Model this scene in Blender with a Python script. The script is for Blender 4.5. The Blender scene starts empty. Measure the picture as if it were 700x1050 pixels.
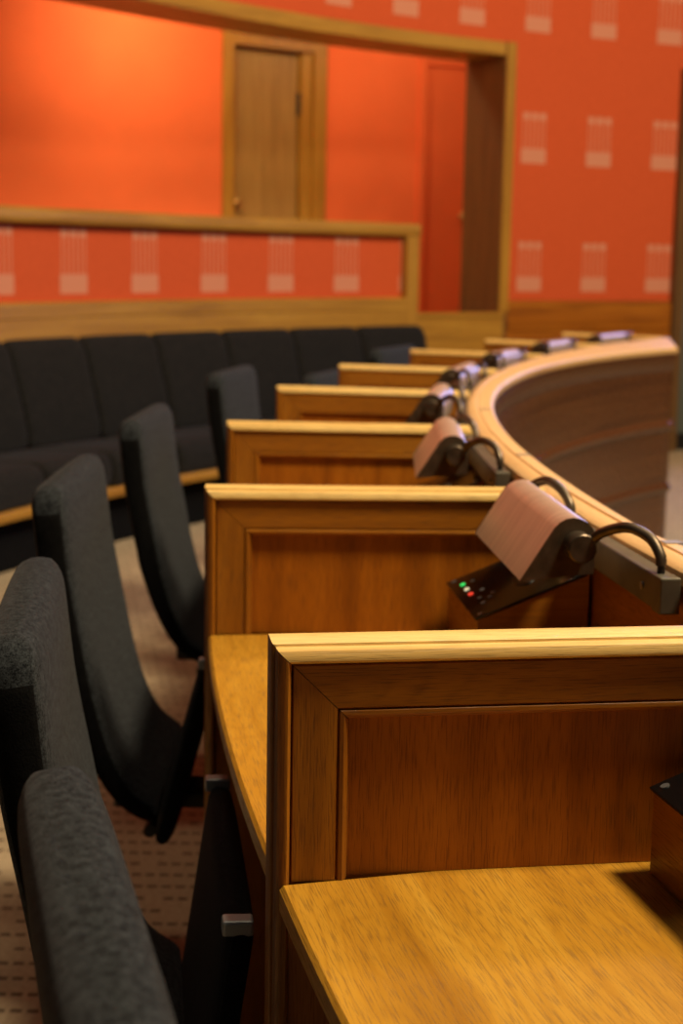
import bpy, bmesh, math, random
from mathutils import Vector, Matrix
random.seed(7)
S = bpy.context.scene
COL = S.collection
R = math.radians
PI = math.pi

# ------------------------------------------------------------------ node helpers
def new_mat(name):
    m = bpy.data.materials.new(name); m.use_nodes = True
    nt = m.node_tree
    b = nt.nodes['Principled BSDF']
    return m, nt, b

def nd(nt, typ, **kw):
    n = nt.nodes.new(typ)
    for k, v in kw.items():
        setattr(n, k, v)
    return n

def lk(nt, a, b):
    nt.links.new(a, b)

def math_n(nt, op, a, b=None, c=None):
    n = nd(nt, 'ShaderNodeMath', operation=op)
    for i, x in enumerate((a, b, c)):
        if x is None: continue
        if isinstance(x, (int, float)): n.inputs[i].default_value = x
        else: lk(nt, x, n.inputs[i])
    return n.outputs[0]

def ramp(nt, fac, stops):
    n = nd(nt, 'ShaderNodeValToRGB')
    e = n.color_ramp.elements
    while len(e) < len(stops): e.new(0.5)
    for i, (p, c) in enumerate(stops):
        e[i].position = p; e[i].color = (*c, 1) if len(c) == 3 else c
    lk(nt, fac, n.inputs[0])
    return n.outputs[0]

def mixc(nt, fac, a, b, mode='MIX'):
    n = nd(nt, 'ShaderNodeMix', data_type='RGBA', blend_type=mode)
    if isinstance(fac, (int, float)): n.inputs[0].default_value = fac
    else: lk(nt, fac, n.inputs[0])
    for i, x in ((6, a), (7, b)):
        if isinstance(x, tuple): n.inputs[i].default_value = (*x, 1)
        else: lk(nt, x, n.inputs[i])
    return n.outputs[2]

def wood(name, c_dark, c_mid, c_light, pore=.45, rough=.34, figure=.35, spec=.5, su=1.0):
    """oak: UV is in metres, u runs along the grain"""
    m, nt, b = new_mat(name)
    uv = nd(nt, 'ShaderNodeUVMap').outputs[0]
    oi = nd(nt, 'ShaderNodeObjectInfo')
    off = nd(nt, 'ShaderNodeCombineXYZ')
    lk(nt, math_n(nt, 'MULTIPLY', oi.outputs['Random'], 37.0), off.inputs[0])
    lk(nt, math_n(nt, 'MULTIPLY', oi.outputs['Random'], 11.0), off.inputs[1])
    add = nd(nt, 'ShaderNodeVectorMath', operation='ADD'); lk(nt, uv, add.inputs[0]); lk(nt, off.outputs[0], add.inputs[1])
    def noise(sx, sy, scale, detail, dist=0.0):
        mp = nd(nt, 'ShaderNodeMapping'); mp.inputs['Scale'].default_value = (sx*su, sy*su, 1)
        lk(nt, add.outputs[0], mp.inputs[0])
        n = nd(nt, 'ShaderNodeTexNoise'); n.inputs['Scale'].default_value = scale
        n.inputs['Detail'].default_value = detail; n.inputs['Distortion'].default_value = dist
        lk(nt, mp.outputs[0], n.inputs['Vector'])
        return n.outputs['Fac']
    band = noise(1.6, 26, 1.0, 5, .6)
    col = ramp(nt, band, [(.28, c_dark), (.5, c_mid), (.74, c_light)])
    # cathedral figure: contour lines of a slow noise
    slow = noise(1.3, 7, 1.0, 2, .3)
    rings = math_n(nt, 'FRACT', math_n(nt, 'MULTIPLY', slow, 22.0))
    ringm = ramp(nt, rings, [(0, (1, 1, 1)), (.22, (0, 0, 0)), (.8, (0, 0, 0)), (1, (1, 1, 1))])
    col = mixc(nt, math_n(nt, 'MULTIPLY', ringm, figure), col, c_dark)
    por = noise(30, 620, 1.0, 4)
    porm = ramp(nt, por, [(.36, (1, 1, 1)), (.5, (0, 0, 0))])
    col = mixc(nt, math_n(nt, 'MULTIPLY', porm, pore), col, tuple(x*.28 for x in c_dark))
    lk(nt, col, b.inputs['Base Color'])
    rr = math_n(nt, 'ADD', math_n(nt, 'MULTIPLY', porm, .2), rough)
    lk(nt, rr, b.inputs['Roughness'])
    b.inputs['Specular IOR Level'].default_value = spec
    bp = nd(nt, 'ShaderNodeBump'); bp.inputs['Strength'].default_value = .25; bp.inputs['Distance'].default_value = .0006
    lk(nt, math_n(nt, 'MULTIPLY', porm, -1.0), bp.inputs['Height']); lk(nt, bp.outputs[0], b.inputs['Normal'])
    return m

def plain(name, c, rough=.5, metal=0.0, spec=.5, emit=None, es=0.0, nscale=0, namp=0.0):
    m, nt, b = new_mat(name)
    b.inputs['Base Color'].default_value = (*c, 1)
    b.inputs['Roughness'].default_value = rough
    b.inputs['Metallic'].default_value = metal
    b.inputs['Specular IOR Level'].default_value = spec
    if emit:
        b.inputs['Emission Color'].default_value = (*emit, 1); b.inputs['Emission Strength'].default_value = es
    if nscale:
        tc = nd(nt, 'ShaderNodeTexCoord')
        n = nd(nt, 'ShaderNodeTexNoise'); n.inputs['Scale'].default_value = nscale; n.inputs['Detail'].default_value = 4
        lk(nt, tc.outputs['Object'], n.inputs['Vector'])
        lo = tuple(max(0, x*(1-namp)) for x in c); hi = tuple(min(1, x*(1+namp)) for x in c)
        lk(nt, ramp(nt, n.outputs['Fac'], [(.3, lo), (.7, hi)]), b.inputs['Base Color'])
    return m

def fabric(name, lo, hi, scale=380, sheen=.0):
    m, nt, b = new_mat(name)
    tc = nd(nt, 'ShaderNodeTexCoord')
    n = nd(nt, 'ShaderNodeTexNoise'); n.inputs['Scale'].default_value = scale; n.inputs['Detail'].default_value = 3
    n.inputs['Roughness'].default_value = .65
    lk(nt, tc.outputs['Object'], n.inputs['Vector'])
    n2 = nd(nt, 'ShaderNodeTexNoise'); n2.inputs['Scale'].default_value = scale*.22; n2.inputs['Detail'].default_value = 2
    lk(nt, tc.outputs['Object'], n2.inputs['Vector'])
    f = math_n(nt, 'ADD', math_n(nt, 'MULTIPLY', n.outputs['Fac'], .65), math_n(nt, 'MULTIPLY', n2.outputs['Fac'], .35))
    lk(nt, ramp(nt, f, [(.40, lo), (.63, hi)]), b.inputs['Base Color'])
    b.inputs['Roughness'].default_value = .95
    b.inputs['Specular IOR Level'].default_value = .1
    b.inputs['Sheen Weight'].default_value = sheen
    b.inputs['Sheen Roughness'].default_value = .5
    bp = nd(nt, 'ShaderNodeBump'); bp.inputs['Strength'].default_value = .5; bp.inputs['Distance'].default_value = .002
    lk(nt, f, bp.inputs['Height']); lk(nt, bp.outputs[0], b.inputs['Normal'])
    return m

# ------------------------------------------------------------------ materials
M = {}
M['oak_cap'] = wood('oak_cap', (.58, .34, .085), (.80, .54, .17), (.90, .66, .26), pore=.30, rough=.38, figure=.2)
M['oak_desk'] = wood('oak_desk', (.35, .150, .009), (.50, .238, .018), (.59, .31, .032), pore=.46, rough=.36, figure=.38, spec=.4)
M['oak_panel'] = wood('oak_panel', (.23, .063, .003), (.35, .104, .0045), (.44, .142, .008), pore=.40, rough=.36, figure=.18, spec=.35)
M['oak_frame'] = wood('oak_frame', (.20, .064, .003), (.32, .112, .006), (.43, .170, .012), pore=.40, rough=.36, figure=.3)
M['oak_deep'] = wood('oak_deep', (.058, .018, .006), (.088, .030, .009), (.115, .042, .013), pore=.25, rough=.25, figure=.15)
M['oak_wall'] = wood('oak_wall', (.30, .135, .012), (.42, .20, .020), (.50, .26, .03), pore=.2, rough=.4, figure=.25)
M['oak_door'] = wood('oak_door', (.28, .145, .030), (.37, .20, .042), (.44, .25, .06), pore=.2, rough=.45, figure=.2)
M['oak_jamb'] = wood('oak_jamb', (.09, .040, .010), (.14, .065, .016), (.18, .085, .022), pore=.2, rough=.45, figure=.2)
M['oak_counter'] = wood('oak_counter', (.58, .33, .12), (.72, .45, .19), (.80, .54, .26), pore=.2, rough=.5, figure=.15)
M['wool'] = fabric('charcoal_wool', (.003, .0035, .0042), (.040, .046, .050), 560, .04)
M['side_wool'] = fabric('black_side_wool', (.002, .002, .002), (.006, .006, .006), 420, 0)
M['seat_wool'] = fabric('shaded_seat_wool', (.0025, .0025, .003), (.011, .012, .013), 420, .02)  # seat pan wool made near-black: the desk's shade is put into its colour
M['bench_wool'] = fabric('black_wool', (.008, .008, .008), (.020, .0185, .017), 200, .05)
M['bronze'] = plain('bronze', (.115, .085, .055), .40, .8, nscale=40, namp=.35)
M['rail'] = plain('bronze_rail', (.12, .105, .07), .5, .55, nscale=30, namp=.2)
M['copper'] = None
M['steel'] = plain('brushed_steel', (.30, .32, .33), .45, .35)
M['black'] = plain('black_plastic', (.006, .006, .006), .4)
M['gloss_black'] = plain('black_glass', (.004, .004, .004), .16)
M['dark_metal'] = plain('dark_metal', (.012, .012, .012), .5, .3)
M['brass'] = plain('brass', (.52, .33, .10), .35, .9)
M['led_green'] = plain('green_light', (.05, .5, .1), .4, emit=(.05, .9, .15), es=1.0)
M['led_white'] = plain('white_light', (.8, .75, .5), .4, emit=(1, .85, .5), es=.8)
M['led_red'] = plain('red_light', (.7, .05, .03), .4, emit=(1, .06, .03), es=1.0)
M['button'] = plain('grey_button', (.40, .40, .38), .5)
M['grille'] = plain('grille', (.05, .05, .045), .35, .5)
M['screw'] = plain('screw', (.3, .3, .3), .35, .8)
M['plate'] = plain('grey_metal_plate', (.30, .27, .22), .5, .4)
M['orange'] = plain('orange_wall_cloth', (.84, .165, .045), .8, spec=.2, nscale=1.5, namp=.08)
M['screen'] = plain('grey_green_door', (.085, .095, .075), .6)

def copper_mat():
    m, nt, b = new_mat('coppered_bronze')
    tc = nd(nt, 'ShaderNodeTexCoord')
    mp = nd(nt, 'ShaderNodeMapping'); mp.inputs['Scale'].default_value = (60, 9, 9)
    lk(nt, tc.outputs['Object'], mp.inputs[0])
    n = nd(nt, 'ShaderNodeTexNoise'); n.inputs['Scale'].default_value = 1.4; n.inputs['Detail'].default_value = 5
    lk(nt, mp.outputs[0], n.inputs['Vector'])
    lk(nt, ramp(nt, n.outputs['Fac'], [(.3, (.52, .39, .29)), (.7, (.62, .48, .36))]), b.inputs['Base Color'])
    b.inputs['Metallic'].default_value = .6; b.inputs['Roughness'].default_value = .42
    return m
M['copper'] = copper_mat()

def wall_cloth():
    """red woven wall cloth with pale woven motifs; UV = (column number, row number)"""
    m, nt, b = new_mat('red_wall_cloth')
    uv = nd(nt, 'ShaderNodeUVMap').outputs[0]
    sp = nd(nt, 'ShaderNodeSeparateXYZ'); lk(nt, uv, sp.inputs[0])
    u = math_n(nt, 'SUBTRACT', math_n(nt, 'FRACT', sp.outputs[0]), .5)      # -.5 .. .5
    v = math_n(nt, 'FRACT', sp.outputs[1])
    au = math_n(nt, 'ABSOLUTE', u)
    inx = math_n(nt, 'LESS_THAN', au, .19)
    def band(x, lo, hi):
        return math_n(nt, 'MULTIPLY', math_n(nt, 'GREATER_THAN', x, lo), math_n(nt, 'LESS_THAN', x, hi))
    block = math_n(nt, 'MULTIPLY', inx, band(v, .0, .115))
    cell = math_n(nt, 'FRACT', math_n(nt, 'MULTIPLY', math_n(nt, 'ADD', u, .19), 3/.38))
    top = math_n(nt, 'MULTIPLY', math_n(nt, 'MULTIPLY', inx, band(v, .335, .39)), band(cell, .1, .9))
    stripe = math_n(nt, 'FRACT', math_n(nt, 'MULTIPLY', math_n(nt, 'ADD', u, .19), 6/.38))
    lines = math_n(nt, 'MULTIPLY', math_n(nt, 'MULTIPLY', inx, band(v, .115, .335)), band(stripe, .35, .65))
    mask = math_n(nt, 'ADD', math_n(nt, 'ADD', math_n(nt, 'MULTIPLY', block, .5), math_n(nt, 'MULTIPLY', top, .5)), math_n(nt, 'MULTIPLY', lines, .42))
    tc = nd(nt, 'ShaderNodeTexCoord')
    n = nd(nt, 'ShaderNodeTexNoise'); n.inputs['Scale'].default_value = 60; lk(nt, tc.outputs['Object'], n.inputs['Vector'])
    base = ramp(nt, n.outputs['Fac'], [(.3, (.56, .085, .024)), (.7, (.63, .10, .030))])
    lk(nt, mixc(nt, mask, base, (.66, .40, .27)), b.inputs['Base Color'])
    b.inputs['Roughness'].default_value = .85; b.inputs['Specular IOR Level'].default_value = .15
    return m
M['red_cloth'] = wall_cloth()

def carpet_mat():
    m, nt, b = new_mat('carpet')
    tc = nd(nt, 'ShaderNodeTexCoord'); sp = nd(nt, 'ShaderNodeSeparateXYZ'); lk(nt, tc.outputs['Object'], sp.inputs[0])
    row = math_n(nt, 'MULTIPLY', sp.outputs[1], 1/.06)
    rf = math_n(nt, 'FRACT', row); ri = math_n(nt, 'FLOOR', row)
    x = math_n(nt, 'ADD', math_n(nt, 'MULTIPLY', sp.outputs[0], 1/.03), math_n(nt, 'MULTIPLY', ri, .37))
    xf = math_n(nt, 'FRACT', x); xi = math_n(nt, 'FLOOR', x)
    cv = nd(nt, 'ShaderNodeCombineXYZ'); lk(nt, xi, cv.inputs[0]); lk(nt, ri, cv.inputs[1])
    wn = nd(nt, 'ShaderNodeTexWhiteNoise', noise_dimensions='2D'); lk(nt, cv.outputs[0], wn.inputs['Vector'])
    on = math_n(nt, 'LESS_THAN', wn.outputs['Value'], .8)
    dash = math_n(nt, 'MULTIPLY', math_n(nt, 'MULTIPLY', math_n(nt, 'GREATER_THAN', xf, .30), math_n(nt, 'LESS_THAN', rf, .22)), on)
    n = nd(nt, 'ShaderNodeTexNoise'); n.inputs['Scale'].default_value = 90; lk(nt, tc.outputs['Object'], n.inputs['Vector'])
    base = ramp(nt, n.outputs['Fac'], [(.3, (.35, .27, .165)), (.7, (.45, .36, .23))])
    lk(nt, mixc(nt, math_n(nt, 'MULTIPLY', dash, .75), base, (.045, .025, .015)), b.inputs['Base Color'])
    b.inputs['Roughness'].default_value = .95; b.inputs['Specular IOR Level'].default_value = .1
    return m
M['carpet'] = carpet_mat()

# ------------------------------------------------------------------ object helpers
def link(name, me, parent=None, mat=None, smooth=False, bevel=0.0, label=None):
    o = bpy.data.objects.new(name, me); COL.objects.link(o)
    if parent: o.parent = parent
    if mat and not me.materials: me.materials.append(mat)
    if smooth:
        for p in me.polygons: p.use_smooth = True
        try: me.set_sharp_from_angle(angle=R(38))
        except Exception: pass
    if bevel:
        md = o.modifiers.new('bevel', 'BEVEL'); md.width = bevel; md.segments = 2; md.limit_method = 'ANGLE'; md.angle_limit = R(40)
    if label: o['label'] = label
    return o

def bm_obj(name, bm, mat, parent=None, smooth=False, bevel=0.0, label=None):
    bmesh.ops.recalc_face_normals(bm, faces=bm.faces)
    me = bpy.data.meshes.new(name); bm.to_mesh(me); bm.free()
    return link(name, me, parent, mat, smooth, bevel, label)

def empty(name, label, cat, group=None, loc=(0, 0, 0), rz=0.0):
    o = bpy.data.objects.new(name, None); COL.objects.link(o)
    o.location = loc; o.rotation_euler = (0, 0, rz); o.empty_display_size = .1
    o['label'] = label; o['category'] = cat
    if group: o['group'] = group
    return o

def struct(o):
    o['kind'] = 'structure'; return o

def uv_box(bm, grain=0):
    """metre UVs with u along the grain axis"""
    L = bm.loops.layers.uv.verify()
    bm.normal_update()
    for f in bm.faces:
        n = [abs(c) for c in f.normal]; k = n.index(max(n))
        rest = [a for a in (0, 1, 2) if a != k]
        if grain in rest:
            ua = grain; va = [a for a in rest if a != grain][0]
        else:
            ua, va = rest
        for l in f.loops:
            c = l.vert.co
            if grain in rest: l[L].uv = (c[ua], c[va] + .13*k)
            else: l[L].uv = (c[ua]*.15, c[va])

def box_bm(x0, x1, y0, y1, z0, z1, grain=0, bm=None):
    own = bm is None
    if own: bm = bmesh.new()
    v = [bm.verts.new((x, y, z)) for x in (x0, x1) for y in (y0, y1) for z in (z0, z1)]
    for q in ((0, 1, 3, 2), (4, 6, 7, 5), (0, 4, 5, 1), (2, 3, 7, 6), (0, 2, 6, 4), (1, 5, 7, 3)):
        bm.faces.new([v[i] for i in q])
    if own:
        bmesh.ops.recalc_face_normals(bm, faces=bm.faces); uv_box(bm, grain)
    return bm

def extrude_bm(poly, t0, t1, place, grain_along=True, n=1):
    """closed 2-D polygon (a,b) swept from t0 to t1; place(t,a,b) -> xyz"""
    bm = bmesh.new(); L = bm.loops.layers.uv.verify()
    per = [0]
    for i in range(len(poly)):
        a, b = poly[i], poly[(i+1) % len(poly)]
        per.append(per[-1] + math.hypot(a[0]-b[0], a[1]-b[1]))
    rings = []
    for i in range(n+1):
        t = t0 + (t1-t0)*i/n
        rings.append((t, [bm.verts.new(place(t, a, b)) for a, b in poly]))
    N = len(poly)
    for (ta, ra), (tb, rb) in zip(rings, rings[1:]):
        for j in range(N):
            k = (j+1) % N
            f = bm.faces.new((ra[j], ra[k], rb[k], rb[j]))
            uvs = ((ta, per[j]), (ta, per[j+1]), (tb, per[j+1]), (tb, per[j]))
            for l, q in zip(f.loops, uvs):
                l[L].uv = q if grain_along else (q[1], q[0])
    for t, r in (rings[0], rings[-1]):
        f = bm.faces.new(r)
        for l, p in zip(f.loops, poly): l[L].uv = (p[0]*.2, p[1])
    return bm

def ring_bm(cx, cy, profile, a0, a1, n, rfun=None, afun=None, uvmode='metre', vert_grain=False):
    """closed profile of (radius, height) swept around (cx,cy) from angle a0 to a1 (degrees; 0 = -X, + = away)"""
    bm = bmesh.new(); L = bm.loops.layers.uv.verify()
    per = [0]
    for i in range(len(profile)):
        a, b = profile[i], profile[(i+1) % len(profile)]
        per.append(per[-1] + math.hypot(a[0]-b[0], a[1]-b[1]))
    rm = sum(p[0] for p in profile)/len(profile)
    rings = []
    for i in range(n+1):
        a = a0 + (a1-a0)*i/n
        vs = []
        for r, h in profile:
            rr = rfun(r, a) if rfun else r
            ag = afun(rr, a) if afun else a
            vs.append(bm.verts.new((cx - rr*math.cos(R(ag)), cy + rr*math.sin(R(ag)), h)))
        rings.append((a, vs))
    N = len(profile)
    def uvof(a, j, h):
        if uvmode == 'motif': return ((a-60.15)/3.9 + 20.5, (h-1.115)/.83 + 10)
        s = R(a)*rm
        return (per[j], s) if vert_grain else (s, per[j])
    for (aa, ra), (ab, rb) in zip(rings, rings[1:]):
        for j in range(N):
            k = (j+1) % N
            f = bm.faces.new((ra[j], ra[k], rb[k], rb[j]))
            uvs = (uvof(aa, j, profile[j][1]), uvof(aa, j+1, profile[k][1]), uvof(ab, j+1, profile[k][1]), uvof(ab, j, profile[j][1]))
            for l, q in zip(f.loops, uvs): l[L].uv = q
    for a, r in (rings[0], rings[-1]):
        f = bm.faces.new(r)
        for l, p in zip(f.loops, profile): l[L].uv = (p[1], p[0])
    return bm

def loft_bm(stations):
    """list of rings of points (same count), ends capped"""
    bm = bmesh.new()
    rs = [[bm.verts.new(p) for p in st] for st in stations]
    N = len(rs[0])
    for ra, rb in zip(rs, rs[1:]):
        for j in range(N):
            k = (j+1) % N
            bm.faces.new((ra[j], ra[k], rb[k], rb[j]))
    bm.faces.new(rs[0]); bm.faces.new(rs[-1])
    return bm

def tube_bm(pts, rad, seg=12, sub=6):
    """smooth tube through points (Catmull-Rom)"""
    P = [Vector(p) for p in pts]
    Q = []
    for i in range(len(P)-1):
        p0 = P[max(0, i-1)]; p1 = P[i]; p2 = P[i+1]; p3 = P[min(len(P)-1, i+2)]
        for s in range(sub):
            t = s/sub
            Q.append(.5*((2*p1) + (p2-p0)*t + (2*p0-5*p1+4*p2-p3)*t*t + (-p0+3*p1-3*p2+p3)*t**3))
    Q.append(P[-1])
    st = []; up = Vector((0.31, 0.2, 1)).normalized()
    for i, q in enumerate(Q):
        d = (Q[min(i+1, len(Q)-1)] - Q[max(i-1, 0)]).normalized()
        a = d.cross(up).normalized(); b = d.cross(a).normalized()
        st.append([q + rad*(math.cos(2*PI*k/seg)*a + math.sin(2*PI*k/seg)*b) for k in range(seg)])
    return loft_bm(st)

def cyl_bm(p0, p1, r0, r1=None, seg=24, rim=0.0):
    r1 = r0 if r1 is None else r1
    p0 = Vector(p0); p1 = Vector(p1); d = (p1-p0).normalized()
    a = d.orthogonal().normalized(); b = d.cross(a)
    def ring(c, r): return [c + r*(math.cos(2*PI*k/seg)*a + math.sin(2*PI*k/seg)*b) for k in range(seg)]
    if rim:
        return loft_bm([ring(p0, r0-rim), ring(p0+d*rim, r0), ring(p1-d*rim, r1), ring(p1, r1-rim)])
    return loft_bm([ring(p0, r0), ring(p1, r1)])

def copy_tree(root):
    def rec(o, parent):
        c = o.copy(); COL.objects.link(c)
        if parent: c.parent = parent; c.matrix_parent_inverse = o.matrix_parent_inverse.copy()
        for ch in [x for x in kids.get(o.name, [])]: rec(ch, c)
        return c
    kids = {}
    for o in bpy.data.objects:
        if o.parent: kids.setdefault(o.parent.name, []).append(o)
    return rec(root, None)

# ------------------------------------------------------------------ geometry of the place (metres)
CX, CY = 8.07, 3.12          # centre of the horseshoe of desks
WX, WY = 5.08, 3.435         # centre of the curved back wall and bench
DIV = [-12.01, -5.44, .98, 7.43, 13.81, 20.42, 26.9, 33.3]      # divider bearings
SKEW = [-3.4, -2.6, -.3, 0, .6, 0, 0, 0]
R_OUT, R_IN = 8.32, 7.785
DESK_Z, TOP_Z = .731, .96

def horse(r, a, z=0.0):
    return Vector((CX - r*math.cos(R(a)), CY + r*math.sin(R(a)), z))
def wallp(r, a, z=0.0):
    return Vector((WX - r*math.cos(R(a)), WY + r*math.sin(R(a)), z))

# ------------------------------------------------------------------ floor
bm = bmesh.new()
box_bm(-9, 16, -5, 18, -.1, 0, bm=bm)
fl = struct(bm_obj('floor', bm, M['carpet']))

# ------------------------------------------------------------------ curved back wall with the gallery opening
def wall_ring(name, prof, a0, a1, mat, n=None, **kw):
    n = n or max(4, int((a1-a0)*1.2))
    return struct(bm_obj(name, ring_bm(WX, WY, prof, a0, a1, n, **kw), mat, smooth=True))
def rect(r0, r1, h0, h1): return [(r0, h0), (r0, h1), (r1, h1), (r1, h0)]

J = 58.72      # right-hand edge of the opening
# red cloth wall: above the opening and to its right
wall_ring('wall_back', rect(7.76, 8.15, 2.69, 6.2), 0, J, M['red_cloth'], uvmode='motif')
wall_ring('wall_right', rect(7.76, 8.15, 1.055, 6.2), J, 68.72, M['red_cloth'], uvmode='motif')
wall_ring('wall_right_beyond', rect(7.76, 8.15, 2.62, 6.2), 68.72, 100, M['red_cloth'], uvmode='motif')
# parapet below the opening
wall_ring('wall_parapet', rect(7.65, 7.83, .0, 1.455), 3, 51.9, M['red_cloth'], uvmode='motif')
# timber trims
wall_ring('trim_1', [(7.735, 2.608), (7.735, 2.672), (7.74, 2.69), (8.15, 2.69), (8.15, 2.608)], 0, J-.55, M['oak_wall'])    # lintel lining
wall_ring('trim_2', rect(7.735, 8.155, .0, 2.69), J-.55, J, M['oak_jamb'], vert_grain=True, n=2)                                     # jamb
wall_ring('trim_3', rect(7.722, 7.738, .98, 2.69), J-.5, J+.02, M['oak_wall'], vert_grain=True, n=2)                                # face trim of the jamb
wall_ring('trim_4', [(7.60, 1.452), (7.59, 1.465), (7.59, 1.51), (7.60, 1.525), (7.86, 1.525), (7.86, 1.452)], 3, 52.5, M['oak_wall'])   # parapet cap
wall_ring('trim_5', rect(7.60, 7.86, .0, 1.452), 51.75, 52.5, M['oak_wall'], vert_grain=True, n=2)                                   # parapet end post
wall_ring('trim_6', [(7.60, .80), (7.60, 1.0), (7.596, 1.004), (7.596, 1.07), (7.606, 1.078), (7.652, 1.078), (7.652, .80)], 3, 51.75, M['oak_wall'])  # rail above the bench
wall_ring('trim_7', rect(7.735, 8.15, .0, 1.02)[:2] + [(7.742, 1.05), (7.765, 1.055), (8.15, 1.055), (8.15, 0)], J, 68.72, M['oak_panel'])          # wainscot
wall_ring('trim_8', rect(7.722, 7.737, .86, .93), J+.05, 68.6, M['oak_panel'])                                                         # wainscot rail
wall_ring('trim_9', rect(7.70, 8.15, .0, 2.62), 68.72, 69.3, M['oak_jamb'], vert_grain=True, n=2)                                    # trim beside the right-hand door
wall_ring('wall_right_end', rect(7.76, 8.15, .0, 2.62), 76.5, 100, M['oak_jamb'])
d3 = wall_ring('door_3', rect(7.80, 7.86, .0, 2.62), 69.3, 76.5, M['screen'], n=10)
wall_ring('baseboard_right', rect(7.78, 7.80, .0, .12), 69.3, 76.5, M['black'], n=10)
# low timber gate in the gap between parapet and jamb
gate = struct(bm_obj('door_2', ring_bm(WX, WY, rect(7.64, 7.69, .02, .955), 52.56, 58.0, 6), M['oak_wall'], smooth=True))
bm_obj('top_rail', ring_bm(WX, WY, [(7.63, .955), (7.63, .975), (7.64, .98), (7.70, .98), (7.70, .955)], 52.56, 58.0, 6), M['oak_wall'], gate, smooth=True)
# gallery behind
G = 9.7
wall_ring('floor_gallery', rect(7.83, 11.5, .45, .75), 5, 75, M['carpet'])
wall_ring('ceiling_gallery', rect(8.15, 11.5, 3.25, 3.35), 5, 75, M['orange'])
wall_ring('wall_gallery_left', rect(G, G+.15, .75, 3.25), 5, 51.95, M['orange'])
wall_ring('wall_gallery_over_door', rect(G, G+.15, 2.885, 3.25), 51.95, 57.22, M['orange'], n=6)
wall_ring('wall_gallery_right', rect(G, G+.15, .75, 3.25), 57.22, 62.1, M['orange'], n=8)
wall_ring('wall_gallery_end', rect(G, G+.15, .75, 3.25), 65.9, 75, M['orange'], n=8)
wall_ring('wall_gallery_side', rect(8.15, G, .75, 3.25), 74.2, 75, M['orange'], n=1)
# timber door in the gallery
dA, dB = 51.95, 57.22
d1 = struct(bm_obj('door_1', ring_bm(WX, WY, rect(G+.07, G+.11, .76, 2.79), 52.55, 56.05, 4, vert_grain=True), M['oak_door']))
def gl(name, prof, a0, a1, mat, par): return bm_obj(name, ring_bm(WX, WY, prof, a0, a1, 3, vert_grain=True), mat, par)
gl('frame_post', rect(G-.02, G+.15, .75, 2.80), dA, 52.5, M['oak_wall'], d1)
gl('frame_post', rect(G-.02, G+.15, .75, 2.80), 56.6, dB, M['oak_wall'], d1)
gl('frame_stop', rect(G+.02, G+.15, .75, 2.80), 56.1, 56.6, M['oak_wall'], d1)
gl('frame_head', rect(G-.02, G+.15, 2.80, 2.885), dA, dB, M['oak_wall'], d1)
k0 = wallp(G+.07, 52.85, 1.69); k1 = wallp(G+.0, 52.85, 1.69)
bm_obj('knob', cyl_bm(k0, k1, .018, .034, 20, .008), M['brass'], d1, smooth=True)
for hz in (1.1, 2.35):
    h0 = wallp(G+.055, 56.07, hz)
    bm_obj('hinge', cyl_bm(h0, h0+Vector((0, 0, .16)), .016, seg=12), M['dark_metal'], d1, smooth=True)
# red flush door at the gallery's end
d2 = struct(bm_obj('door_4', ring_bm(WX, WY, rect(G+.03, G+.08, .76, 2.79), 62.45, 65.2, 4), M['orange']))
gl('frame_post', rect(G-.02, G+.15, .75, 3.25), 62.1, 62.45, M['orange'], d2)
gl('frame_post', rect(G-.02, G+.15, .75, 3.25), 65.2, 65.9, M['oak_wall'], d2)
gl('frame_head', rect(G-.0, G+.15, 2.79, 3.25), 62.45, 65.2, M['orange'], d2)
bm_obj('knob', cyl_bm(wallp(G+.03, 64.55, 1.655), wallp(G-.05, 64.55, 1.655), .018, .036, 20, .008), M['brass'], d2, smooth=True)

# ------------------------------------------------------------------ curved bench along the wall
bench = empty('bench', 'long curved black upholstered bench along the red parapet wall', 'bench', loc=(0, 0, 0))
A0, A1, STEP = 8.02, 52.45, 4.04
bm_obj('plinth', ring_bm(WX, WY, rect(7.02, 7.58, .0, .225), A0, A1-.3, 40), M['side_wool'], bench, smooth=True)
bm_obj('front_trim', ring_bm(WX, WY, [(6.93, .232), (6.925, .24), (6.925, .268), (6.93, .274), (7.02, .274), (7.02, .232)], A0, A1, 40), M['oak_wall'], bench, smooth=True)
def puff(profile, a0, a1, n=10, inset=.008):
    cr = sum(p[0] for p in profile)/len(profile); ch = sum(p[1] for p in profile)/len(profile)
    st = []
    ang = [a0+.06, a0+.10, a0+.22] + [a0+.22+(a1-a0-.44)*i/n for i in range(1, n)] + [a1-.22, a1-.10, a1-.06]
    ins = [2.2*inset, .9*inset, .2*inset] + [0]*(n-1) + [.2*inset, .9*inset, 2.2*inset]
    for a, s in zip(ang, ins):
        ring = []
        for r, h in profile:
            dr, dh = r-cr, h-ch; q = math.hypot(dr, dh); k = max(0, (q-s)/q) if q else 1
            ring.append(wallp(cr+dr*k, a, ch+dh*k))
        st.append(ring)
    return loft_bm(st)
seat_p = [(6.945, .280), (6.925, .31), (6.92, .36), (6.93, .405), (6.955, .432), (7.0, .442), (7.2, .432), (7.42, .418), (7.50, .40), (7.50, .30), (7.40, .280)]
back_p = [(7.405, .425), (7.40, .47), (7.425, .60), (7.468, .75), (7.505, .86), (7.53, .895), (7.56, .910), (7.585, .895), (7.592, .86), (7.592, .45), (7.55, .425)]
a = A0
while a < A1-.5:
    b = min(a+STEP, A1)
    bm_obj('seat_cushion', puff(seat_p, a, b), M['bench_wool'], bench, smooth=True)
    bm_obj('back_cushion', puff(back_p, a, b), M['bench_wool'], bench, smooth=True)
    a = b

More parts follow.
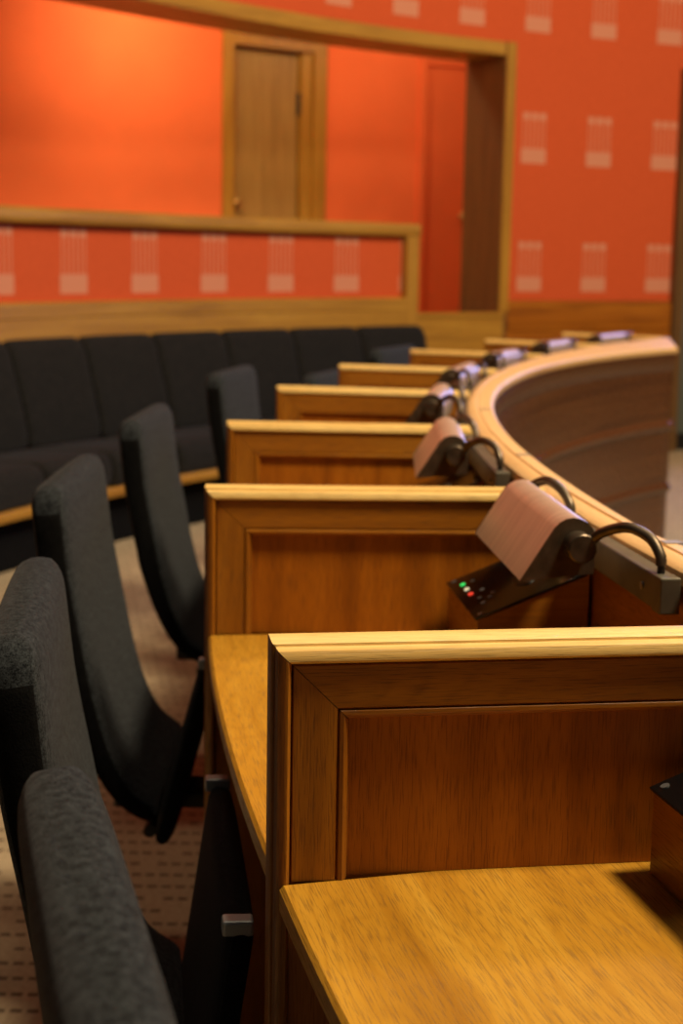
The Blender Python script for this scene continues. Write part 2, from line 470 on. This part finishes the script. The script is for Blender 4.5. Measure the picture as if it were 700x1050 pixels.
# ------------------------------------------------------------------ horseshoe counter
END = 26.85
def rint(a):          # radius of the counter's chamber-side edge
    return -1.449e-5*a**3 + 2.55e-5*a**2 - 6.16e-4*a + 7.7269 if a > -9 else 7.7360
def int_r(r, a):      # profile radii below 7 are offsets from that edge
    return rint(a) + r if r < 7 else r
def end_a(r, a):      # the counter's end is cut on the slant
    return a + min(1, max(0, (r - rint(a) - .02)/(7.785 - rint(a) - .02)))*6.7*max(0, (a-16)/(END-16))
counter = empty('counter', 'long curved oak counter sweeping round the inside of the desks', 'counter')
A_S = -19.0
N = 80
bm_obj('counter_top', ring_bm(CX, CY, [(0.004, TOP_Z-.026), (0, TOP_Z-.02), (0, TOP_Z-.006), (.006, TOP_Z), (7.759, TOP_Z), (7.7605, TOP_Z-.003), (7.763, TOP_Z-.003), (7.7645, TOP_Z-.001),
        (7.780, TOP_Z-.003), (7.787, TOP_Z-.010), (7.787, TOP_Z-.026)], A_S, END, N, int_r, end_a), M['oak_counter'], counter, smooth=True)
bm_obj('back_board', ring_bm(CX, CY, rect(7.772, 7.785, .0, TOP_Z-.026), A_S, END, N, None, end_a), M['oak_panel'], counter, smooth=True)
bm_obj('front_panel', ring_bm(CX, CY, rect(.016, 7.772, .0, TOP_Z-.026), A_S, END, N, int_r, end_a), M['oak_deep'], counter, smooth=True)
def mould(z, w=.016, h=.05):
    return [(.017, z-h/2), (.017-w*.5, z-h/2+.006), (.017-w, z), (.017-w*.8, z+h*.25), (.017-w*.3, z+h/2-.008), (.017, z+h/2)]
bm_obj('cornice_moulding', ring_bm(CX, CY, [(.017, .86), (.015, .862), (.008, .895), (.004, .915), (.004, .934), (.017, .934)], A_S, END, N, int_r, end_a), M['oak_deep'], counter, smooth=True)
for z in (.625, .355):
    bm_obj('moulding', ring_bm(CX, CY, mould(z), A_S, END, N, int_r, end_a), M['oak_deep'], counter, smooth=True)
bm_obj('skirting', ring_bm(CX, CY, [(.017, 0), (.004, 0), (.004, .09), (.013, .10), (.017, .10)], A_S, END, N, int_r, end_a), M['oak_deep'], counter, smooth=True)
for a_ in (-9.1, -2.7, 3.6):
    ra = rint(a_)
    p = horse(7.746, a_, TOP_Z)
    o = bm_obj('inlay_plate', box_bm(-.012, .012, -.010, .010, -.001, .0012), M['plate'], counter)
    o.location = p; o.rotation_euler = (0, 0, R(-a_))

# ------------------------------------------------------------------ desk tops
DT = ['wide oak desk top nearest the camera, in front of the nearest divider',
      'oak desk top between the nearest and the second divider, under the large lamp',
      'oak desk top right behind the second divider',
      'oak desk top behind the third divider',
      'oak desk top behind the fourth divider',
      'oak desk top behind the fifth divider',
      'oak desk top behind the sixth divider',
      'oak desk top at the far end, under the last lamp']
edges = [-18.6] + DIV
for i in range(8):
    a0, a1 = edges[i], edges[i+1]
    sk0 = SKEW[i-1] if i else 0; sk1 = SKEW[i]
    # slab whose two ends follow the (slightly skewed) dividers
    prof = [(8.312, DESK_Z-.028), (8.316, DESK_Z-.024), (8.316, DESK_Z-.004), (8.312, DESK_Z), (7.787, DESK_Z), (7.787, DESK_Z-.028)]
    n = 16
    bm = bmesh.new(); L = bm.loops.layers.uv.verify()
    rings = []
    for k in range(n+1):
        t = k/n; vs = []
        for r, h in prof:
            off0 = math.degrees((R_OUT-r)*math.tan(R(-sk0))/r) + .02
            off1 = math.degrees((R_OUT-r)*math.tan(R(-sk1))/r) - math.degrees(.0565/r)
            aa = (a0+off0)*(1-t) + (a1+off1)*t
            vs.append((bm.verts.new(horse(r, aa, h)), R(aa)*8.0))
        rings.append(vs)
    per = [0]
    for j in range(6): per.append(per[-1] + math.hypot(prof[j][0]-prof[(j+1) % 6][0], prof[j][1]-prof[(j+1) % 6][1]))
    for ra, rb in zip(rings, rings[1:]):
        for j in range(6):
            k2 = (j+1) % 6
            f = bm.faces.new((ra[j][0], ra[k2][0], rb[k2][0], rb[j][0]))
            for l, q in zip(f.loops, ((ra[j][1], per[j]), (ra[k2][1], per[j+1]), (rb[k2][1], per[j+1]), (rb[j][1], per[j]))): l[L].uv = q
    for r in (rings[0], rings[-1]): bm.faces.new([v for v, _ in r])
    o = bm_obj('writing_desk', bm, M['oak_desk'], smooth=True)
    o['label'] = DT[i]; o['category'] = 'desk'; o['group'] = 'oak desk tops between the dividers'

# ------------------------------------------------------------------ desk dividers
LEN = R_OUT - 7.787 - .004
def mitre_bm(prof, leg, z0):
    """profile (inset d, y) run up the outer end and along the top with a mitred corner; leg 'end' or 'top'"""
    bm = bmesh.new(); L = bm.loops.layers.uv.verify()
    A, B = [], []
    for d, y in prof:
        g = .0005
        c = (d, y, TOP_Z-d-g) if leg == 'end' else (d+g, y, TOP_Z-d)
        A.append(bm.verts.new((d, y, z0) if leg == 'end' else c))
        B.append(bm.verts.new(c if leg == 'end' else (LEN, y, TOP_Z-d)))
    per = [0]
    for i in range(len(prof)):
        p, q = prof[i], prof[(i+1) % len(prof)]
        per.append(per[-1] + math.hypot(p[0]-q[0], p[1]-q[1]))
    ax = 2 if leg == 'end' else 0
    for j in range(len(prof)):
        k = (j+1) % len(prof)
        f = bm.faces.new((A[j], A[k], B[k], B[j]))
        for l, q in zip(f.loops, (per[j], per[j+1], per[j+1], per[j])): l[L].uv = (l.vert.co[ax], q)
    for r in (A, B): 
        f = bm.faces.new(r)
        for l, p in zip(f.loops, prof): l[L].uv = p
    return bm
cap_p = [(.0175, -.003), (.003, -.0), (0, -.003), (0, -.0365), (.0012, -.0385), (.0046, -.0390), (.0046, -.0408), (.0030, -.0415), (.0034, -.0485), (.0046, -.0530), (.0072, -.0548), (.0140, -.0548), (.0165, -.0525), (.0175, -.0475)]
frame_p = [(.0182, -.004), (.0182, -.046), (.0198, -.0490), (.060, -.0490), (.0615, -.0475), (.0615, -.004)]
bead_p = [(.062, -.015), (.062, -.0470), (.0635, -.0495), (.067, -.0500), (.0705, -.0475), (.0725, -.0420), (.0735, -.038), (.0735, -.015)]
def make_divider():
    t = empty('desk_divider', '', 'desk divider', 'oak dividers between the desks')
    bm_obj('top_cap', mitre_bm(cap_p, 'top', 0), M['oak_cap'], t, smooth=True, label='pale oak cap')  # cap in a paler oak than the end moulding and frame
    bm_obj('end_moulding', mitre_bm(cap_p, 'end', 0), M['oak_frame'], t, smooth=True)
    bm_obj('top_rail', mitre_bm(frame_p, 'top', DESK_Z), M['oak_frame'], t, smooth=True)
    bm_obj('end_stile', mitre_bm(frame_p, 'end', DESK_Z+.0005), M['oak_frame'], t, smooth=True)
    bm_obj('bead_moulding', mitre_bm(bead_p, 'top', DESK_Z), M['oak_frame'], t, smooth=True)
    bm_obj('bead_moulding', mitre_bm(bead_p, 'end', DESK_Z+.0005), M['oak_frame'], t, smooth=True)
    bm_obj('panel', box_bm(.0735, LEN, -.0375, -.014, DESK_Z+.0005, TOP_Z-.0735, 2), M['oak_panel'], t)
    bm_obj('lower_board', box_bm(.0182, LEN-.02, -.046, -.004, 0, DESK_Z-.030, 2), M['oak_panel'], t)
    return t
DL = ['nearest oak desk divider, its top cap and recessed panel in sharp focus',
      'second oak desk divider, just behind the large copper lamp and black control plate',
      'third oak desk divider, behind the second lamp along the curve',
      'fourth oak desk divider, left of the third lamp along the curve',
      'fifth oak desk divider from the camera, a low grey chair back at its left',
      'sixth oak desk divider, right of the end of the black bench',
      'seventh oak desk divider, small and blurred, between the fifth and sixth lamp',
      'farthest oak desk divider, behind the last lamp at the counter end']
dv = make_divider()
for i, a_ in enumerate(DIV):
    o = dv if i == 0 else copy_tree(dv)
    o.location = horse(R_OUT, a_)
    # local +x points inward (towards the horseshoe's centre), local -y towards the camera side
    o.rotation_euler = (0, 0, R(-a_ + SKEW[i]))
    o['label'] = DL[i]

# ------------------------------------------------------------------ lamps   (local: x along the counter towards the camera end, y inward, origin under the counter edge at r=R_IN)
def make_lamp():
    t = empty('desk_lamp', '', 'desk lamp', 'bronze reading lamps along the counter')
    HL = .165
    c = (-.088, .962); rr = .030
    prof = [(-.155, .912)]
    for k in range(9):
        an = R(146 - k*(146+4)/8)
        prof.append((c[0] + rr*math.cos(an), c[1] + rr*math.sin(an)))
    prof += [(-.0600, .920)]
    th = .0025
    inner = [(-.064, .920)]
    for k in range(8, -1, -1):
        an = R(146 - k*(146+4)/8)
        inner.append((c[0] + (rr-.004)*math.cos(an), c[1] + (rr-.004)*math.sin(an)))
    inner += [(-.1505, .912)]
    sk = lambda x: .017*(HL-x)/(2*HL)         # the shade hangs slightly out of parallel with the rail
    place = lambda x, a, b: (x, a + sk(x), b)
    bm_obj('shade', extrude_bm(prof+inner, -HL, HL, place), M['copper'], t, smooth=True, label='folded copper coloured lamp shade')
    for s in (-1, 1):
        x0 = s*HL
        bm_obj('end_cap', extrude_bm(prof, x0, x0+s*.004, place), M['bronze'], t, smooth=True)
        hy, hz = -.084 + sk(x0), .958
        bm_obj('hub', cyl_bm((x0+s*.004, hy, hz), (x0+s*.034, hy, hz), .0185, rim=.0015), M['bronze'], t, smooth=True)
        tx = (.022, .040, .075, .105, .122, .126) if s > 0 else (-.022, -.016, .012, .046, .068, .074)
        bm_obj('arm', tube_bm([(x0+tx[0], hy+.012, hz+.006), (x0+tx[1], -.062 + .7*sk(x0), .980), (x0+tx[2], -.042 + .35*sk(x0), .9925), (x0+tx[3], -.024, .985), (x0+tx[4], -.0165, .968), (x0+tx[5], -.0155, .955)], .0068), M['bronze'], t, smooth=True)
        bm_obj('pin', cyl_bm((x0+tx[5], -.0155, .946), (x0+tx[5], -.0155, .957), .0048, seg=14), M['black'], t, smooth=True)
    bm_obj('tube', cyl_bm((-HL+.002, -.092 + sk(-HL), .955), (HL-.002, -.092, .955), .009, seg=14), M['button'], t, smooth=True)
    r = bm_obj('mounting_rail', box_bm(-HL-.066, HL+.145, -.027, -.0025, .905, .946), M['rail'], t, bevel=.002)
    for s in (-1, 1):
        ex = HL+.147 if s > 0 else -HL-.056
        bm_obj('end_block', box_bm(ex-.014, ex+.014, -.028, -.0025, .903, .947), M['rail'], r, bevel=.002)
        bm_obj('rail_screw', cyl_bm((ex-s*.05, -.0295, .925), (ex-s*.05, -.027, .925), .005, seg=12), M['screw'], r)
    return t
LL = ['large bronze lamp with copper shade over the black control plate, nearest the camera',
      'second bronze lamp along the counter, its copper shade in front of the third divider',
      'third lamp along the counter, its dark end and curved arm seen side on',
      'fourth lamp along the counter, with a bluish glint, left of the curve of the counter',
      'fifth lamp along the counter, with a bluish glint, where the counter bends to the right',
      'sixth lamp along the counter, small and dark in front of the wainscot',
      'last lamp at the far right end of the counter']
LA = [-7.84, -1.35, 5.0, 11.4, 17.6, 23.6, 29.3]
lm = make_lamp()
for i, a_ in enumerate(LA):
    o = lm if i == 0 else copy_tree(lm)
    o.location = horse(R_IN, a_)
    o.rotation_euler = (0, 0, R(-90 - a_))
    o['label'] = LL[i]

# ------------------------------------------------------------------ control boxes (local: x along the counter, 0 = at the divider, plus = nearer; y inward, 0 = counter edge)
def make_box():
    t = empty('control_box', '', 'control panel', 'wooden control boxes on the desks')
    yl, yr = -.161, -.003
    zl, zr = .815, .880
    zb = DESK_Z + .0005
    X0, X1 = .002, .235
    poly = [(yl, zb), (yl, zl), (yr, zr), (yr, zb)]
    bm_obj('wooden_box', extrude_bm(poly, X0, X1, lambda x, a, b: (x, a, b)), M['oak_frame'], t, bevel=.0015)
    sl = math.atan2(zr-zl, yr-yl); ca, sa = math.cos(sl), math.sin(sl)
    def onp(x, s, h): return (x, yl + s*ca - h*sa, zl + s*sa + h*ca)     # s = distance up the slope
    W = (yr-yl)/ca
    pl = [(-.003, .0006), (-.003, .0046), (W-.004, .0046), (W-.004, .0006)]
    plate = bm_obj('control_plate', extrude_bm(pl, X0, X1+.003, lambda x, s, h: onp(x, s, h)), M['gloss_black'], t, bevel=.001, label='black glossy control plate')
    def dot(name, x, s, r, mat, h=.0016):
        p0 = Vector(onp(x, s, .0046)); p1 = Vector(onp(x, s, .0046+h))
        return bm_obj(name, cyl_bm(p0, p1, r, seg=14), mat, plate, smooth=True)
    dot('indicator_light', .050, .016, .0040, M['led_green'])
    dot('indicator_light', .083, .016, .0040, M['led_white'])
    dot('indicator_light', .115, .016, .0040, M['led_red'])
    for x, s in ((.050, .032), (.115, .034), (.15, .023), (.165, .036), (.18, .022), (.15, .044)):
        dot('button', x, s, .0036, M['button'], .001)
    # oval speaker grille
    st = []
    for hh, k in ((.0046, 1.0), (.0062, .94)):
        st.append([onp(.15 + .030*k*math.cos(2*PI*i/28), .093 + .016*k*math.sin(2*PI*i/28), hh) for i in range(28)])
    bm_obj('speaker_grille', loft_bm(st), M['grille'], plate, smooth=True)
    for x in (X0+.012, X1-.008):
        for s in (.008, W-.014): dot('screw', x, s, .0042, M['screw'], .001)
    return t
BL = ['wooden control box with black plate and coloured lights under the large copper lamp',
      'wooden control box cut off by the right edge, against the nearest divider',
      'dark control box peeking over the second divider, beneath the second lamp']
bx = make_box()
for i, k in enumerate((1, 0, 2)):
    o = bx if i == 0 else copy_tree(bx)
    a_ = DIV[k]
    # sits against the near face of divider k
    sk = SKEW[k]
    gap = .058 + (.53)*math.tan(R(sk))*-1.0*0
    rr = R_IN
    lat = (R_OUT-R_IN)*math.sin(R(-sk)) ; 
    # the divider's near face at the counter end, measured along the tangent from bearing a_
    shift = -.056 + (R_OUT-R_IN-.10)*math.tan(R(sk)) * 1.0
    aa = a_ + math.degrees(shift/rr)
    o.location = horse(rr, aa)
    o.rotation_euler = (0, 0, R(-90 - aa))
    if k == 0: o.scale = (1, 1.09, 1)
    o['label'] = BL[i]

# ------------------------------------------------------------------ chairs (local: x towards the desk, y across, origin on the floor under r = 8.55)
def rrect(c, n, hw, ht, e=3.2, m=28):
    """superellipse ring: across = y, through = normal n (in xz)"""
    out = []
    for k in range(m):
        t = 2*PI*k/m; ct, s_ = math.cos(t), math.sin(t)
        y = hw*abs(ct)**(2/e)*(1 if ct >= 0 else -1)
        d = ht*abs(s_)**(2/e)*(1 if s_ >= 0 else -1)
        out.append((c[0] + n[0]*d, y, c[1] + n[1]*d))
    return out
def catmull(pts, sub):
    P = [Vector((p[0], 0, p[1])) for p in pts]; Q = []
    for i in range(len(P)-1):
        p0 = P[max(0, i-1)]; p1 = P[i]; p2 = P[i+1]; p3 = P[min(len(P)-1, i+2)]
        for s in range(sub):
            t = s/sub
            Q.append(.5*((2*p1) + (p2-p0)*t + (2*p0-5*p1+4*p2-p3)*t*t + (-p0+3*p1-3*p2+p3)*t**3))
    Q.append(P[-1]); return [(q.x, q.z) for q in Q]
def make_chair():
    t = empty('chair', '', 'chair', 'charcoal chairs behind the desks')
    front = [(-.002, .945), (.004, .89), (.015, .79), (.036, .675), (.050, .60), (.067, .53), (.086, .478), (.110, .440), (.150, .412)]
    F = catmull(front, 6)
    HT = .033; HW = .236
    st = []
    n_ = len(F)
    for i, (x, z) in enumerate(F):
        x2, z2 = F[min(i+1, n_-1)]; x1, z1 = F[max(i-1, 0)]
        d = Vector((x2-x1, z2-z1)).normalized(); nrm = Vector((d.y, -d.x))    # pointing to the back / underside
        if nrm.x > 0 and i < 3: nrm = -nrm
        # back face lies at front + 2*HT along nrm
        nv = nrm if (nrm.x < 0 or nrm.y < 0) else -nrm
        s = sum(math.hypot(F[j+1][0]-F[j][0], F[j+1][1]-F[j][1]) for j in range(i))
        e = sum(math.hypot(F[j+1][0]-F[j][0], F[j+1][1]-F[j][1]) for j in range(i, n_-1))
        k = 1.0
        w = HW
        rc = .065
        if s < rc: w = HW - rc*(1-math.sqrt(max(0, 1-((rc-s)/rc)**2)))*.62
        if s < .034: k = .35 + .65*math.sqrt(max(0, 1-((.034-s)/.034)**2))
        if e < .03: k *= .4 + .6*math.sqrt(max(0, 1-((.03-e)/.03)**2))
        HTl = HT*(1 - .35*min(1, max(0, (.62-z)/.2)))
        c = (x + nv.x*HTl, z + nv.y*HTl)
        st.append(rrect(c, (nv.x, nv.y), w, HTl*k, 5.5, 44))
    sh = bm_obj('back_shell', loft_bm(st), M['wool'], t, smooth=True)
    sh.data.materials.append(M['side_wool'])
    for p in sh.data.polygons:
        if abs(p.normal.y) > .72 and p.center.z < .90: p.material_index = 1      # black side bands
    # folded-up seat pan
    HX, HZ = .127, .362                      # hinge line; the pan is modelled about it
    p0 = Vector((.002, .003)); p1 = Vector((.084, .310)); d = (p1-p0).normalized(); nrm = (d.y, -d.x)
    L_ = (p1-p0).length; st = []
    for q in (0, .006, .016, .03, .1, .2, L_-.03, L_-.014, L_-.005, L_):
        e = min(q, L_-q); k = .45 + .55*math.sqrt(max(0, 1-((.02-e)/.02)**2)) if e < .02 else 1
        c = p0 + d*q
        st.append(rrect((c.x+nrm[0]*.019, c.y+nrm[1]*.019), nrm, .228 - (.018*(1-k)), .019*k, 4))
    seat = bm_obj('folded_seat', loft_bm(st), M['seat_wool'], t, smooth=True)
    seat.location = (HX, 0, HZ)
    for s in (-1, 1):
        c = p1 + d*.001
        o = bm_obj('steel_cap', box_bm(-.002, .030, -.011, .011, -.010, .007), M['steel'], seat, bevel=.003, label='small steel cap on the corner')
        o.location = (c.x, s*.212, c.y)
        o.rotation_euler = (0, R(8), 0)
    bm_obj('hinge_bar', cyl_bm((HX, -.2, HZ-.004), (HX, .2, HZ-.004), .011, seg=14), M['dark_metal'], t, smooth=True)
    bm_obj('pedestal', cyl_bm((.262, 0, .02), (.262, 0, .345), .032, .028, 20), M['dark_metal'], t, smooth=True)
    bm_obj('bracket', box_bm(.045, .29, -.045, .045, .340, .372), M['dark_metal'], t, bevel=.005)
    bm_obj('floor_plate', cyl_bm((.262, 0, 0), (.262, 0, .022), .12, .10, 28, .004), M['dark_metal'], t, smooth=True)
    return t
CL = ['charcoal wool chair nearest the camera, its rounded back filling the lower left corner',
      'charcoal wool chair at the left edge, second from the camera, behind the nearest chair back',
      'charcoal wool chair third from the camera, opposite the desk between the nearest and second divider',
      'charcoal wool chair fourth from the camera, standing against the tan carpet beside the second divider',
      'charcoal wool chair fifth from the camera, upright left of the third divider',
      'charcoal wool chair whose low grey back just shows above the fourth divider',
      'charcoal wool chair farthest away, its back showing above the fifth divider near the bench end']
# bearing, radius, twist, height change, extra fold of the seat
CHR = [(-15.35, 8.493, 0, 0, -5), (-10.05, 8.515, -2.5, 0, -6.5), (-3.45, 8.527, -2.8, 0, 0), (3.3, 8.523, .8, 0, -1), (12.0, 8.59, 1.5, 0.01, 0), (17.6, 8.50, 0, -.055, 0), (23.2, 8.52, 0, 0, 0)]
ch = make_chair()
for i, (a_, r_, tw, dz, fold) in enumerate(CHR):
    o = ch if i == 0 else copy_tree(ch)
    o.location = horse(r_, a_)
    o.rotation_euler = (0, 0, R(-a_ + tw))
    for c_ in bpy.data.objects:
        if c_.parent == o and c_.name.startswith('folded_seat'): c_.rotation_euler = (0, R(fold), 0); c_.location.z -= .0035*abs(fold)
    if dz:
        o.scale = (1, 1, 1 + dz)
    o['label'] = CL[i]

# ------------------------------------------------------------------ light
W = bpy.data.worlds.new('World'); S.world = W; W.use_nodes = True
W.node_tree.nodes['Background'].inputs[0].default_value = (.6, .85, 1, 1)
W.node_tree.nodes['Background'].inputs[1].default_value = .025

def area(name, loc, target, size, power, color, shape='DISK', size_y=None, spread=180):
    l = bpy.data.lights.new(name, 'AREA'); l.energy = power; l.color = color; l.shape = shape; l.size = size
    if size_y: l.size_y = size_y
    l.spread = R(spread)
    o = bpy.data.objects.new(name, l); COL.objects.link(o); o.location = loc
    d = Vector(target) - Vector(loc); o.rotation_euler = d.to_track_quat('-Z', 'Y').to_euler()
    return o
WARM = (1.0, .80, .54)
area('ceiling_lamp', (1.9, 1.25, 4.6), (.3, 2.9, .8), .8, 275, WARM)
area('aisle_fill_left', (-.45, 3.6, 5.2), (-.6, 3.6, 0), .9, 26, WARM)  # added fill above the aisle, lifts the floor behind the chairs
area('ceiling_lamp_far', (2.2, 5.0, 5.0), (.8, 6.2, .9), 1.0, 120, WARM)
area('ceiling_lamp_centre', (4.5, 5.5, 5.4), (1.8, 10.0, 2.0), 1.2, 200, WARM)
area('gallery_lamp', (-.95, 9.75, 3.2), (-1.15, 11.2, 1.8), .5, 38, (1, .82, .50))
area('gallery_lamp_right', (.6, 10.9, 3.2), (.75, 12.1, 1.6), .35, 12, (1, .80, .50))
area('added_blue_light', (3.0, 10.5, 1.75), (.6, 4.8, .9), .85, 22, (.27, .36, 1.0), 'RECTANGLE', 1.7, 95)  # added bluish source out of view, for cool sheen on counter panel and lamps

# ------------------------------------------------------------------ camera
cam = bpy.data.cameras.new('Camera'); co = bpy.data.objects.new('Camera', cam); COL.objects.link(co)
cam.sensor_fit = 'VERTICAL'; cam.sensor_height = 36; cam.lens = 1550/1050*36
cam.clip_start = .02; cam.clip_end = 100
tilt = math.atan(260/1550)
rot = Matrix.Rotation(R(90) - tilt, 4, 'X') @ Matrix.Rotation(.017, 4, 'Z')
co.matrix_world = Matrix.Translation((0, 0, 1.31)) @ rot
cam.dof.use_dof = True; cam.dof.focus_distance = 1.40; cam.dof.aperture_fstop = 6.3
S.camera = co

S.view_settings.view_transform = 'Standard'; S.view_settings.look = 'None'
S.view_settings.gamma = 1; S.view_settings.use_curve_mapping = False
S.view_settings.exposure = 0
